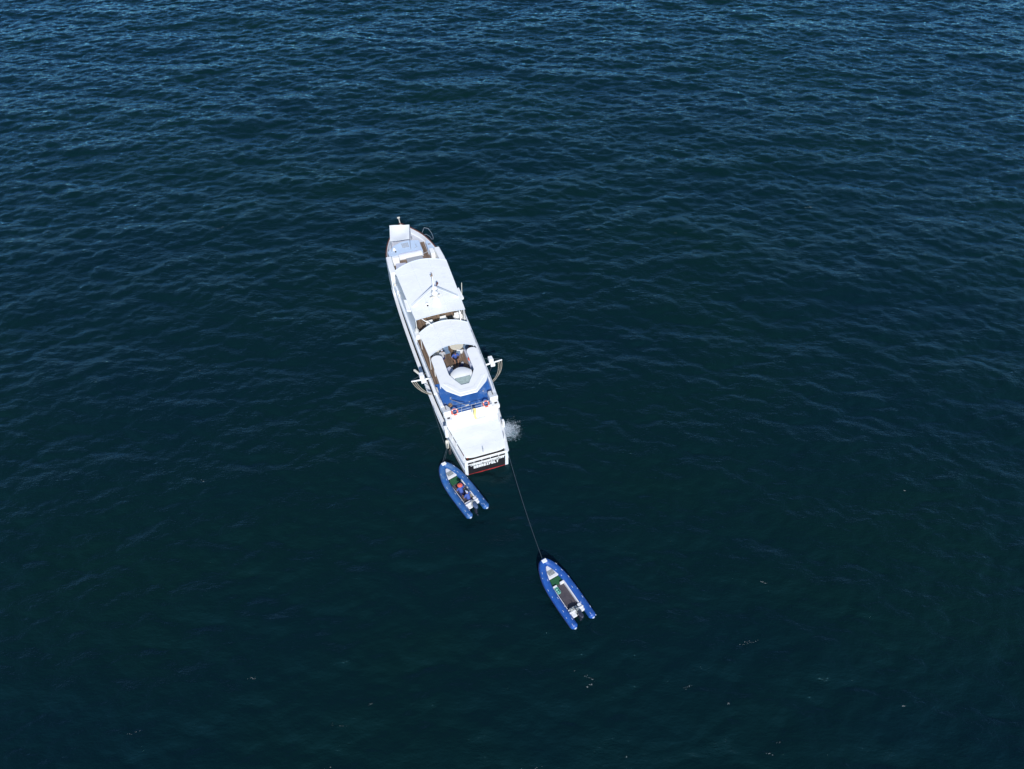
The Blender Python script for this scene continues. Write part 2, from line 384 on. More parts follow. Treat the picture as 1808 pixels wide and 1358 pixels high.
# upper deck: teak, with the blue painted aft end
UD = [(3.9, 2.42), (6, 2.56), (9, 2.66), (13, 2.74), (18, 2.8), (22, 2.84), (25.3, 2.72)]
MB().prism(outline(UD, 0, 4.2, 25.3), 3.28, 3.40).build('upper_deck', 'teak', ship)
MB().prism(outline(UD, .22, 4.1, 8.0), 3.404, 3.412).build('painted_deck', 'blue', ship, label='blue painted aft end of the upper deck, scuffed pale')
mb = MB()   # upper bulwark
for s in (1, -1):
    ys = [4.9 + 17.6 * i / 30 for i in range(31)]; vs = []; 
    for y in ys:
        o = smoothtab(UD, y) + .01; h = 3.98 + .02 * (y > 15); th = .26
        vs += [(s * o, y, 3.2), (s * (o + .02), y, h - .04), (s * (o - .02), y, h), (s * (o - th), y, h), (s * (o - th), y, 3.39)]
    mb.add(vs, [(5 * i + j, 5 * i + 5 + j, 5 * i + 6 + j, 5 * i + 1 + j) for i in range(30) for j in range(4)])
    mb.add(vs[:5], [(0, 1, 2, 3, 4)]); mb.add(vs[-5:], [(0, 1, 2, 3, 4)])
mb.build('bulwark', 'hull', ship, smooth=True)
mb = MB()   # a rail on stanchions along the port and starboard deck edge
for s in (1, -1):
    for y in [5.3 + i * 1.5 for i in range(6)]:
        o = smoothtab(UD, y) - .12; mb.tube([(s * o, y, 3.97), (s * o, y, 4.3)], .018, 5)
    mb.tube([(s * (smoothtab(UD, y) - .12), y, 4.3) for y in [5.3 + i * .5 for i in range(16)]], .02, 5)
mb.build('side_rail', 'metal', ship)
# aft edge of the upper deck
MB().prism([(-2.44, 3.42), (2.2, 3.42), (2.2, 4.14), (-2.44, 4.14)], 3.0, lambda p: 3.24 + (p[1] - 3.42) * .42).build('aft_beam', 'canvas', ship, bevel=.03)
mb = MB()
for z in (3.85, 4.2): mb.tube([(-1.85, 4.08, z), (1.7, 4.08, z)], .022, 6)
for x in (-1.85, -.9, 0, .9, 1.7): mb.tube([(x, 4.08, 3.4), (x, 4.08, 4.2)], .02, 6)
mb.build('aft_railing', 'metal', ship)
for s, ya in ((-1, 4.0), (1, 4.35)):
    x0, x1 = (-2.5, -1.85) if s < 0 else (1.78, 2.5)
    mb = MB().prism([(x0, ya), (x1, ya + .02), (x1 + (.06 if s < 0 else 0), ya + .55), (x1 - .12 * (s < 0), ya + 1.0), (x0 + .12 * (s > 0), ya + 1.05), (x0, ya + .8)], 3.4, lambda p, ya=ya: 4.15 - .28 * (p[1] - ya))
    lk = mb.build('locker', 'white', ship, bevel=.05)
    MB().box((x0 + x1) / 2 - .02, (x0 + x1) / 2 + .02, ya + .35, ya + .8, 4.02, 4.1).build('handle', 'dark', lk)
    mb = MB().box(x0 + .02, x1 - .08, ya - .75, ya - .05, 3.4, 3.82)
    lk = mb.build('locker', 'white', ship, bevel=.06)
    MB().box((x0 + x1) / 2 - .12, (x0 + x1) / 2 + .12, ya - .5, ya - .36, 3.815, 3.85).build('latch', 'dark', lk)
MB().box(-2.75, -2.45, 2.85, 3.5, 2.15, 3.1).build('side_step', 'white', ship, bevel=.06)
MB().box(2.28, 2.5, 2.5, 2.9, 1.9, 2.7).build('side_step', 'white', ship, bevel=.05)
# port side access posts beside the aft deck
rods('canopy_post', 'white', ship, [[(x, y, 1.0), (x, y, 2.78)] for (x, y) in ((-2.2, 2.6), (-2.1, 1.6), (-1.8, .3), (2.05, 2.6), (2.0, 1.2), (1.7, .3))], .035)
# aft canopy
def aft(u, v):
    v2 = v; hw = 1.72 + (2.30 - 1.72) * v2; 
    if v < .06: hw -= .12 * (1 - v / .06) ** 2
    x = (u * 2 - 1) * hw - .06 - .1 * v; y = -.30 + 4.1 * v + (.16 * (abs(u * 2 - 1) ** 6) if v < .02 else 0)
    return (x, y, 2.82 + .06 * (1 - (u * 2 - 1) ** 2) + .02 * math.sin(v * 14) * (1 - abs(u * 2 - 1)) + .1 * v)
ac = MB().sheet(aft, 18, 24, .07).build('aft_canopy', 'canvas', ship, smooth=True, label='white trapezoid canopy over the aft deck')
mb = MB()
for v in (.25, .5, .75): mb.tube([tuple(Vector(aft(u / 18, v)) + Vector((0, 0, .0))) for u in range(19)], .009, 5)
mb.build('seam', 'seam', ac)
MB().tube([(-.28, -.1, 2.86), (-.28, -.1, 3.4)], .03, 6).build('stub_pole', 'metal', ac)
MB().box(.1, 1.0, 3.1, 3.44, 2.97, 3.2).build('canopy_box', 'white', ac, bevel=.03)
# orange and dark things stowed under the port edge are on the main deck
for y in (.9, 1.6): MB().box(-1.75, -1.35, y, y + .5, 1.05, 1.9).build('stowage_box', 'orange', ship, bevel=.03)

# bow deck, deckhouse
MB().prism([(p[0], p[1]) for p in outline(HWT, .17, 24.9, 31.2, 20)], 3.45, 3.55).build('foredeck', 'foredeck', ship)
MB().prism([(1.26, 25.6), (1.28, 28.35), (1.85, 28.35), (1.78, 25.6)], 3.553, 3.562).build('walkway', 'teak', ship)
def arc(xc, hw, y0, h, n=12): return [(xc + hw * math.cos(math.pi * i / n), y0 + h * math.sin(math.pi * i / n)) for i in range(n + 1)]
# deckhouse: curved front, straight aft edge
poly = [(1.25, 26.1), (1.25, 27.95)] + [(1.25 - (1.25 + 2.35) * i / 10, 27.95 + .42 * math.sin(math.pi * min(1, (i / 10) * 1.0)) - .95 * (i / 10) ** 3) for i in range(1, 11)] + [(-2.35, 26.1)]
fh = MB().prism(poly, 3.55, 4.2).build('deckhouse', 'paleblue', ship, bevel=.04, label='low pale blue deckhouse with a curved front on the foredeck')
mb = MB()
for i in range(5):
    for j in range(4): mb.box(-.70 + i * .15, -.58 + i * .15, 27.15 + j * .2, 27.29 + j * .2, 4.2, 4.22)
mb.build('vent_grille', 'grey', fh)
MB().ball((-1.6, 27.1, 4.2), (.18, .18, .26), z0=0).build('vent_cowl', 'white', fh, smooth=True)
MB().ball((-1.55, 26.75, 4.2), (.1, .1, .09), z0=0).build('vent_cap', 'dark', fh, smooth=True)
MB().box(.72, .76, 26.9, 27.4, 4.2, 4.23).box(.55, .9, 26.8, 26.84, 4.2, 4.23).build('hatch_hinge', 'metal', fh)
sb = MB().prism([(1.82, 26.1), (1.9, 27.75), (2.08, 27.8), (2.4, 27.2), (2.52, 26.4), (2.5, 26.1)], 3.55, 4.1).build('side_locker', 'paleblue', ship, bevel=.04)
MB().box(2.0, 2.3, 26.9, 27.15, 4.1, 4.14).build('hatch', 'grey', sb)
mb = MB()   # windlass and bollards
mb.ball((0, 29.7, 3.55), (.3, .2, .3), z0=0)
rods('bollard', 'metal', ship, [[(s * .7, 29.2, 3.55), (s * .7, 29.2, 3.9)] for s in (1, -1)], .07, 8)
mb.build('windlass', 'metal', ship, smooth=True)
# bow sunshade, set askew
A, B_, D_, E_ = Vector((-1.41, 29.56, 5.6)), Vector((.61, 29.04, 5.6)), Vector((-1.93, 26.87, 5.6)), Vector((.06, 26.59, 5.6))
def bowaw(u, v):
    p = (D_ * (1 - u) + E_ * u) * (1 - v) + (A * (1 - u) + B_ * u) * v
    p = p.copy(); p.z -= .22 * math.sin(math.pi * u) * math.sin(math.pi * v) + .06 * math.sin(5 * u + 4 * v) * u * (1 - u) * 2; return tuple(p)
ba = MB().sheet(bowaw, 12, 12, .025).build('bow_sunshade', 'canvas', ship, smooth=True, label='square white sunshade stretched over the bow')
rods('pole', 'metal', ba, [[(q.x, q.y, 3.55), tuple(q)] for q in (A, B_, D_, E_)])
MB().tube([(0, 30.9, 4.2), (.02, 31.7, 4.3), (.08, 32.45, 4.35)], [.07, .06, .05], 8).build('bowsprit', 'cream', ship, smooth=True)
MB().box(-.1, .2, 32.3, 32.42, 4.32, 4.44).build('bow_light', 'cream', ship)
# anchor davit ring at the starboard bow
mb = MB().tube([(1.9, 29.0, 4.3), (2.25, 29.5, 4.5), (2.65, 29.35, 4.4), (2.85, 28.8, 4.2), (2.9, 28.2, 4.0), (2.72, 27.6, 4.2)], .024, 6)
mb.tube([(2.0, 28.75, 4.1), (2.3, 28.95, 4.0), (2.6, 28.6, 3.9), (2.7, 28.0, 3.9)], .018, 6)
mb.build('bow_davit', 'metal', ship, smooth=True)

# wing bulwarks
def wing(s):
    mb = MB()
    pts = [(22.45, 2.95), (23.6, 2.93), (25.25, 2.83)]
    poly = [(s * x, y) for y, x in pts] + [(s * (x - .6), y) for y, x in reversed(pts)]
    mb.prism(poly, 2.0, 4.98); return mb.build('wing_bulwark', 'white', ship, bevel=.09, smooth=True)
wing(1); wing(-1)
MB().box(-2.22, -1.5, 24.85, 25.3, 3.9, 4.85).build('wing_front', 'white', ship, bevel=.07)
MB().box(1.78, 2.24, 24.5, 25.5, 3.9, 4.78).build('wing_front', 'white', ship, bevel=.07)
MB().prism([(-2.3, 22.2), (2.3, 22.2), (2.25, 25.55), (-2.25, 25.55)], 3.41, 3.9).build('raised_deck', 'teak', ship)
bn = MB().box(-1.46, 1.1, 25.6, 26.05, 3.9, 4.28).build('bench', 'canvas', ship, bevel=.06)
MB().box(-1.4, 1.05, 25.9, 26.04, 4.28, 4.42).build('backrest', 'lilac', bn, bevel=.04)
mb = MB(); mb.tube([(1.1, 25.3, 4.4), (1.75, 25.4, 4.5)], .03, 6).build('gate_rail', 'metal', ship)
# side windows of the wheelhouse under the fore canopy
wh = MB().prism([(2.1, 14.9), (2.25, 21.0), (1.6, 22.0), (-1.6, 22.0), (-2.25, 21.0), (-2.1, 17.0), (-2.1, 16.9), (2.1, 16.9)], 3.4, 5.9).build('wheelhouse', 'white', ship)
MB().box(-1.4, 1.4, 21.97, 22.03, 4.5, 5.5).build('windscreen', 'glass', wh)
# port side low things beside the fore canopy
MB().box(-2.84, -2.5, 20.3, 21.2, 4.0, 4.4).build('side_bin', 'hull', ship, bevel=.08)
MB().ball((-2.72, 21.7, 4.0), (.17, .17, .3), z0=0).build('searchlight', 'cream', ship, smooth=True)
MB().ball((-2.68, 19.85, 4.1), (.15, .15, .28), z0=0).build('searchlight', 'cream', ship, smooth=True)
for s in (1, -1):   # low winglets at the canopy's side
    MB().prism([(s * 2.35, 15.4), (s * 2.78, 15.6), (s * 2.72, 17.2), (s * 2.4, 17.0)], 5.75, 5.95).build('canopy_wing', 'white', ship, bevel=.03)
mb = MB().tube([(2.75, 16.2, 5.9), (2.82, 16.3, 7.2)], .03, 5); mb.build('whip_antenna', 'cream', ship)

def canopy(name, zc, ya, yf, ba_, bf, tab, camber, nseam, label):
    def fn(u, v):
        a = u * 2 - 1; y = (ya + ba_ * (1 - a * a)) * (1 - v) + (yf + bf * (1 - a * a)) * v
        hw = interp(tab, v)
        return (a * hw, y, zc + camber * (1 - a * a) + .006 * math.sin(y * 3.1 + 2 * a) * (1 - a * a))
    o = MB().sheet(fn, 24, 28, .05).build(name, 'canvas', ship, smooth=True, label=label)
    mb = MB()
    for i in range(1, nseam + 1):
        v = i / (nseam + 1); mb.tube([tuple(Vector(fn(u / 24, v)) + Vector((0, 0, .0))) for u in range(25)], .009, 5)
    for u in (.0, .33, .67, 1.): mb.tube([tuple(Vector(fn(u, v / 28)) + Vector((0, 0, .0))) for v in range(29)], .009, 5)
    for v in (0., 1.): mb.tube([fn(u / 24, v) for u in range(25)], .035, 6)
    mb.build('seam', 'seam', o)
    return o
fc = canopy('fore_canopy', 6.2, 13.75, 21.25, .0, .75, [(0, 2.36), (.3, 2.45), (.5, 2.5), (1, 2.62)], .16, 5, 'large white canopy over the bridge with a curved front edge')
mc = canopy('middle_canopy', 5.3, 9.7, 12.9, .68, .8, [(0, 2.18), (1, 2.33)], .16, 3, 'white canopy with curved edges between the mast and the horseshoe roof')
rods('pole', 'white', mc, [[(x, y, 3.4), (x, y, 5.28)] for (x, y) in ((-2.1, 9.95), (2.0, 9.95), (-2.25, 12.7), (2.25, 12.7))])
rods('pole', 'white', fc, [[(x, y, 3.4), (x, y, 6.18)] for (x, y) in ((-2.3, 14.0), (2.3, 14.0))], .035)
rods('stay_pole', 'white', fc, [[(-1.75, 13.8, 6.12), (-.9, 13.3, 5.5)], [(1.85, 13.8, 6.12), (1.75, 13.2, 5.45)]], .035)
for s in (1, -1):   # sloping white side screens beside the bridge
    vs = []
    for i in range(17):
        y = 13.9 + 7.6 * i / 16; xo = smoothtab(UD, y) - .14; xi = interp([(13.75, 2.34), (17, 2.44), (21.3, 2.6)], y) + .02
        vs += [(s * xi, y, 6.1 - .5 * (i > 14)), (s * (xi + .04), y, 5.2), (s * xo, y, 3.99), (s * (xo - .06), y, 3.99)]
    MB().add(vs, [(4 * i + j, 4 * i + 4 + j, 4 * i + 5 + j, 4 * i + 1 + j) for i in range(16) for j in range(3)]).build('side_screen', 'hull', fc, smooth=True)

# mast on the fore canopy
ms = MB().tube([(0, 15.5, 6.2), (-.02, 15.55, 7.6), (-.03, 15.62, 9.35)], [.14, .1, .04], 10).build('mast', 'white', ship, smooth=True, label='white radar mast with two radar domes')
MB().prism([(-.28, 15.1), (.34, 15.05), (.18, 15.75), (-.18, 15.75)], 6.3, 6.95).build('mast_foot', 'white', ms, bevel=.04)
MB().ball((0, 15.4, 8.05), (.3, .3, .17), 16, 8).build('radar_dome', 'white', ms, smooth=True)
MB().ball((0, 15.4, 7.45), (.32, .32, .16), 16, 8).build('radar_dome', 'white', ms, smooth=True)
MB().box(-.5, .5, 15.3, 15.42, 7.05, 7.15, rz=.15).build('radar_bar', 'cream', ms)
for z in (7.78, 7.2): MB().box(-.3, .3, 15.35, 15.5, z, z + .06).build('spreader', 'metal', ms)
for s in (1, -1):
    a, b = Vector((0, 15.55, 8.15)), Vector((s * 2.25, 15.65, 6.3)); d = b - a
    vs = []
    for p in (a, b):
        for dy, dz in ((-.15, .02), (.15, .02), (.15, -.02), (-.15, -.02)): vs.append((p.x, p.y + dy, p.z + dz))
    MB().add(vs, [(0, 1, 2, 3), (4, 7, 6, 5), (0, 4, 5, 1), (1, 5, 6, 2), (2, 6, 7, 3), (3, 7, 4, 0)]).build('strut', 'white', ms)
MB().tube([(.28, 15.55, 8.15), (.36, 15.5, 8.5)], [.05, .1], 8).build('horn', 'wood', ms)
MB().tube([(-.05, 15.62, 9.3), (-.05, 15.62, 9.6)], .05, 6).box(-.2, .02, 15.58, 15.68, 9.3, 9.36).build('masthead_light', 'brown', ms)
MB().ball((-.85, 15.3, 6.32), (.2, .2, .28), z0=0).build('satellite_dome', 'white', ms, smooth=True)
MB().box(-.93, -.77, 15.05, 15.12, 6.36, 6.5).build('dome_shade_mark', 'dark', ms)  # dark block standing in for the shade at the dome's foot

# the horseshoe roof over the aft sun deck
def rr(x0, x1, yb, yt):  # rounded end of an arm, from right-bottom over the top to left-bottom
    xc = (x0 + x1) / 2; h = (x1 - x0) / 2; return [(xc + h * math.cos(a), yt - h * .8 + h * .8 * math.sin(a)) for a in [math.pi * i / 10 for i in range(11)]]
def ushape(g):
    left = rr(-2.14 + g, -1.12 - g, 7, 9.5 - g); right = rr(1.12 + g, 2.1 - g, 7, 9.5 - g)
    inner = [(-1.12 - g, 6.9), (-.85 - g, 6.25), (-.42 - g*.6, 5.45 - g), (.25 + g*.6, 5.45 - g), (.8 + g, 6.3), (1.12 + g, 6.9)]
    outer = [(2.1 - g, 5.85 + g*.3), (1.75 - g, 5.25 + g*.6), (.65 - g*.4, 4.3 + g), (-.85 + g*.4, 4.3 + g), (-1.85 + g, 5.25 + g*.6), (-2.16 + g, 5.95 + g*.3)]
    return right + inner[::-1] + left + outer[::-1]
us = MB().prism(ushape(0), 5.36, 5.5).build('horseshoe_roof', 'white', ship, bevel=.03, label='white horseshoe-shaped hard roof with rounded forward arms')
MB().prism([(2.1 - .22, 6.0), (.62, 4.55), (-.8, 4.55), (-1.9, 6.0), (-1.5, 6.0), (-.68, 4.9), (.5, 4.9), (1.5, 6.0)], 5.5, 5.53).build('roof_step', 'white', us, bevel=.01)
rods('pole', 'white', us, [[(x, y, 3.4), (x, y, 5.36)] for (x, y) in ((-1.95, 9.0), (1.9, 9.0), (-1.9, 7.4), (1.9, 7.4), (-1.25, 7.2), (1.25, 7.2))], .04)
hx = MB().sheet(lambda u, v: ((u * 2 - 1) * (1.06 - .28 * (1 - v) - .22 * v ** 6), 6.22 + 1.1 * v + .42 * (1 - (u * 2 - 1) ** 2) * v, 5.12 + .22 * math.sin(math.pi * (.15 + .75 * v)) * (1 - .5 * (u * 2 - 1) ** 2)), 14, 10, .2).build('bar_top', 'white', ship, smooth=True, label='white rounded bar top inside the horseshoe roof')
MB().prism([(-.72, 6.45), (-.66, 6.1), (-.38, 5.52), (.22, 5.52), (.6, 6.1), (.66, 6.45)], 5.24, 5.32).build('skylight', 'green_glass', ship, label='green tinted skylight in the notch of the roof')
MB().box(-.9, .9, 6.6, 7.1, 3.4, 4.69).build('bar_counter', 'dark', ship)
# bench inside the starboard arm
bn = MB().box(1.3, 1.75, 8.7, 11.0, 3.4, 3.85).build('deck_bench', 'lilac', ship, bevel=.03)
MB().box(1.76, 1.9, 8.7, 11.0, 3.4, 4.2).build('backrest', 'wood', bn, bevel=.03)
MB().box(-2.45, -2.2, 6.9, 7.35, 3.4, 3.8).build('deck_box', 'cream', ship, bevel=.03)
mb = MB()
for p, q in (((-1.45, 5.9, 3.46), (-.5, 4.35, 4.1)),): mb.tube([p, q], .035, 6)
mb.build('loose_pole', 'metal', ship)
mb = MB()   # scuppers, cleats, hatches on the blue deck
for (x, y, r) in ((1.6, 5.9, .07), (.1, 5.1, .06), (-1.35, 6.05, .07), (-2.0, 5.55, .05), (.55, 4.75, .06)): MB().ball((x, y, 3.412), (r, r, .08), z0=0).build('deck_fitting', 'grey', ship)
MB().box(-.35, -.05, 4.75, 4.82, 3.412, 3.47).build('cleat', 'cream', ship)

# side booms with ropes
def boom(s, y, name_label):
    x0, x1 = 2.45, 4.22
    b = MB().tube([(s * x0, y, 3.9), (s * x1, y + (.12), 3.95)], [.085, .065], 8).build('boom', 'white', ship, smooth=True, label=name_label)
    c = s * 3.22
    MB().prism([(c - .2, y + .05), (c + .2, y + .05), (c + .17, y + .58), (c - .22, y + .58)], 3.9, 4.35).build('boom_box', 'white', b, bevel=.04)
    MB().box(c - .18, c + .24, y - .3, y + .0, 3.75, 4.08).build('boom_bracket', 'white', b, bevel=.05)
    mb = MB()
    for (xs, k, sag) in ((4.16, 0, .9), (3.82, 1, .75), (3.98, 2, .82)):
        pts = []
        for i in range(13):
            t = i / 12; x = xs + (2.78 - xs) * (t ** (1.25 if s < 0 else 1.8)); yy = y + .1 - (1.1 if s < 0 else 1.35) * (t ** .85) - .1 * k * t
            pts.append((s * x, yy, 3.9 - sag * .9 * math.sin(t * math.pi * .62) - .15 * t))
        mb.tube(pts, .034, 6)
    mb.build('rope', 'rope', b, smooth=True)
    mb = MB().tube([(s * 2.5, y + .9, 3.9), (s * 3.4, y + .55, 3.95), (s * 4.2, y + .2, 3.95)], .025, 5)
    mb.tube([(s * 2.55, y - .95, 3.6), (s * 3.1, y - .3, 3.8), (s * 3.5, y + .05, 3.9)], .025, 5).build('stay', 'dimrope', b)
    return b
boom(-1, 8.45, 'white side boom swung out to port with beige ropes'); boom(1, 8.4, 'white side boom swung out to starboard with beige ropes')
MB().box(-2.72, -2.4, 6.3, 8.3, 3.98, 4.2).build('side_bin', 'white', ship, bevel=.06)

# ------------------------------------------------------------------ loose things aboard (top level)
def sthing(name, label, cat, x, y, z, rz=0, group=None): return thing(name, label, cat, W(x, y, z), HD + rz, group)
for x, y, lab in ((-1.53, 4.0, 'orange and white lifebuoy on the aft railing, port end'), (1.28, 4.0, 'orange and white lifebuoy on the aft railing, starboard end')):
    t = sthing('lifebuoy', lab, 'lifebuoy', x, y, 3.98, group='lifebuoys on the aft railing')
    mt = Matrix.Rotation(R(52), 3, 'X')
    MB().torus((0, -.04, 0), .25, .058, 28, 10, mt).build('ring', 'orange', t, smooth=True)
    for a in (45, 135, 225, 315): MB().torus((0, -.04, 0), .25, .063, 3, 10, mt, R(a - 5), R(a + 5)).build('band', 'white', t, smooth=True)
    mb = MB(); mb.torus((0, -.04, 0), .33, .012, 28, 5, mt).build('grab_line', 'rope', t, smooth=True)
fl = sthing('flag', 'limp pale yellow flag on a short pole behind the aft railing', 'flag', -.1, 3.85, 3.4)
MB().tube([(0, 0, 0), (0, -.45, 1.1)], .02, 6).build('flagpole', 'metal', fl)
MB().sheet(lambda u, v: (.03 + .26 * u * (1 - v * .3) + .04 * math.sin(7 * v), -.40 - .55 * v - .05 * math.sin(9 * u), 1.02 - .75 * v + .05 * math.sin(8 * u + 5 * v)), 8, 14, .01).build('cloth', 'yellow', fl, smooth=True)
t = MB().torus((0, 0, .05), .17, .05, 20, 6).torus((0, 0, .12), .14, .045, 20, 6).torus((0, 0, .05), .06, .05, 12, 6).build('rope_coil', 'brown', None, smooth=True)
t.location = W(-1.62, 5.2, 3.41); tag(t, 'brown coil of rope on the blue deck beside the port locker', 'rope')
def armchair(x, y, rz, label, m='white', scale=1, group='armchairs between the two canopies'):
    t = sthing('armchair', label, 'chair', x, y, 3.4, rz, group); t.scale = (scale,) * 3
    MB().box(-.3, .3, -.28, .3, .28, .46).build('seat', m, t, bevel=.04)
    MB().prism([(-.3, .28), (.3, .28), (.3, .4), (-.3, .4)], .1, .92).build('backrest', m, t, bevel=.04)
    for s in (1, -1): MB().box(s * .3 if s > 0 else -.4, .4 if s > 0 else -.3, -.28, .38, .0, .64).build('armrest', m, t, bevel=.03)
    return t
armchair(-.8, 15.0, 0, 'white armchair nearest the port side under the large canopy')
armchair(.55, 15.15, 0, 'white armchair in the middle of the row under the large canopy')
armchair(2.0, 15.0, 0, 'large white armchair at the starboard end of the row under the large canopy', scale=1.15)
def dark_table(x, y, label):
    t = sthing('side_table', label, 'table', x, y, 3.4, 0, 'dark tables between the armchairs')
    MB().box(-.28, .28, -.35, .35, .5, .56).build('tabletop', 'glass', t, bevel=.02)
    for a in (-.22, .22):
        for b in (-.3, .3): MB().tube([(a, b, 0), (a, b, .5)], .025, 6).build('leg', 'dark', t)
dark_table(-.12, 15.1, 'dark table between the port and middle white armchairs')
dark_table(1.25, 15.35, 'dark table between the middle and large white armchairs')
def round_table(x, y, label):
    t = sthing('round_table', label, 'table', x, y, 3.4, 0, 'round tables on the teak sun deck')
    MB().prism([(.64 * math.cos(2 * math.pi * i / 32), .64 * math.sin(2 * math.pi * i / 32)) for i in range(32)], .70, .74).build('tabletop', 'cream', t, bevel=.01)
    MB().tube([(0, 0, 0), (0, 0, .7)], .05, 8).build('leg', 'metal', t); MB().ball((0, 0, 0), (.28, .28, .06), z0=0).build('foot', 'metal', t, smooth=True)
round_table(.76, 11.5, 'round cream table half under the canopy, in the middle of the teak deck')
round_table(-1.25, 11.5, 'round cream table half under the canopy, near the port side of the teak deck')
def deck_chair(x, y, rz, label, m='bluegrey'):
    t = sthing('deck_chair', label, 'chair', x, y, 3.4, rz, 'folding chairs on the teak deck')
    MB().box(-.25, .25, -.24, .24, .42, .46).build('seat', m, t, bevel=.01)
    MB().prism([(-.25, .24), (.25, .24), (.25, .28), (-.25, .28)], .44, .88).build('backrest', m, t, bevel=.01)
    for a in (-.23, .23):
        for b in (-.22, .24): MB().tube([(a, b, 0), (a, b, .44)], .018, 6).build('leg', 'metal', t)
    return t
deck_chair(-.25, 11.2, .1, 'blue grey chair standing between the two round tables')
deck_chair(.6, 10.75, math.pi, 'blue grey chair at the aft side of the middle round table')
deck_chair(1.55, 11.3, -1.3, 'blue grey chair at the starboard side of the middle round table')
deck_chair(-1.2, 10.72, math.pi, 'navy chair at the aft side of the port round table', 'navy')
deck_chair(.95, 10.9, 2.6, 'white chair beside the middle round table', 'white')
def bag(name, x, y, z, sx, sy, sz, m, label, cat, rz=0):
    mb = MB().ball((0, 0, sz * .5), (sx, sy, sz * .55), 14, 8); o = mb.build(name, m, None, smooth=True)
    o.location = W(x, y, z); o.rotation_euler = (0, 0, HD + rz); tag(o, label, cat); return o
def case(name, x, y, z, sx, sy, sz, m, label, cat, rz=0):
    t = sthing(name, label, cat, x, y, z, rz)
    MB().box(-sx, sx, -sy, sy, 0, sz * .8).build('body', m, t, bevel=.03); MB().box(-sx * 1.04, sx * 1.04, -sy * 1.04, sy * 1.04, sz * .8, sz).build('lid', m, t, bevel=.02); return t
case('cool_box', -.72, 8.95, 3.4, .38, .3, .42, 'lilac', 'pale lilac cool box by the port inner edge of the horseshoe roof', 'box', .4)
bag('duffel_bag', .05, 9.0, 3.4, .3, .2, .3, 'wood', 'dark red duffel bag just forward of the white bar top', 'bag')
bag('duffel_bag', .55, 9.3, 3.4, .25, .18, .28, 'navy', 'dark violet bag beside the seated person in blue', 'bag', .5)
bag('backpack', -.25, 9.4, 3.4, .13, .13, .35, 'cream', 'small white backpack aft of the seated person in blue', 'bag')
bag('backpack', .78, 9.65, 3.4, .15, .14, .3, 'grey', 'grey backpack on the deck beside the starboard bench', 'bag')
bag('life_vest', 1.45, 9.6, 3.85, .16, .22, .16, 'orange', 'dark red life vest at the middle of the starboard bench', 'vest')
bag('towel', 1.48, 8.95, 3.85, .17, .2, .12, 'lilac', 'pale folded towel at the aft end of the starboard bench', 'towel')
# forward teak well
t = case('deck_table', .08, 24.75, 3.91, .82, .42, .42, 'grey', 'wide pale grey covered table behind the forward bench', 'table')
t = case('storage_chest', -1.55, 24.15, 3.91, .5, .42, .45, 'lilac', 'pale lilac storage chest between port wing and covered table', 'box', -.15)
# life raft canister
lr = sthing('life_raft_canister', 'white cylindrical life raft canister on the port deck edge between the canopies', 'life raft', -2.35, 13.9, 4.0)
MB().tube([(0, -.55, .28), (0, -.5, .28), (0, .5, .28), (0, .55, .28)], [.2, .28, .28, .2], 18).build('canister', 'white', lr, smooth=True)
mb = MB()
for y in (-.3, .3): mb.torus((0, y, .28), .285, .012, 20, 5, Matrix.Rotation(R(90), 3, 'X'))
mb.build('strap', 'grey', lr); MB().box(-.25, .25, -.45, .45, -.02, .06).build('cradle', 'metal', lr)
# fenders
def fender(x, y, z, L, r, label, m='cream', tilt=0):
    t = sthing('fender', label, 'fender', x, y, z, 0, 'fenders hanging at the port side')
    MB().tube([(0, -L / 2 * math.sin(tilt), -L / 2), (0, -L * .42 * math.sin(tilt), -L * .42), (0, L * .42 * math.sin(tilt), L * .42), (0, L / 2 * math.sin(tilt), L / 2)], [r * .4, r, r, r * .4], 12).build('body', m, t, smooth=True)
    MB().tube([(0, L / 2 * math.sin(tilt), L / 2), (.12, L * .6 * math.sin(tilt), L / 2 + .5)], .02, 5).build('line', 'rope', t)
fender(-2.66, 2.95, 1.15, 1.1, .15, 'long cream fender hanging at the port quarter above the tow rope')
fender(-2.62, 2.3, .8, .5, .13, 'short dark fender hanging low at the port quarter', 'dark')
fd = sthing('fender', 'pale fender lashed forward of the port boom, pointing outboard', 'fender', -3.25, 10.0, 3.2, 0, 'fenders hanging at the port side')
MB().tube([(-.34, .5, .1), (-.3, .42, .1), (.1, -.25, 0), (.22, -.45, 0)], [.06, .12, .1, .04], 12).build('body', 'cream', fd, smooth=True)
MB().tube([(.22, -.45, 0), (.7, -.6, .6)], .02, 5).build('line', 'rope', fd)

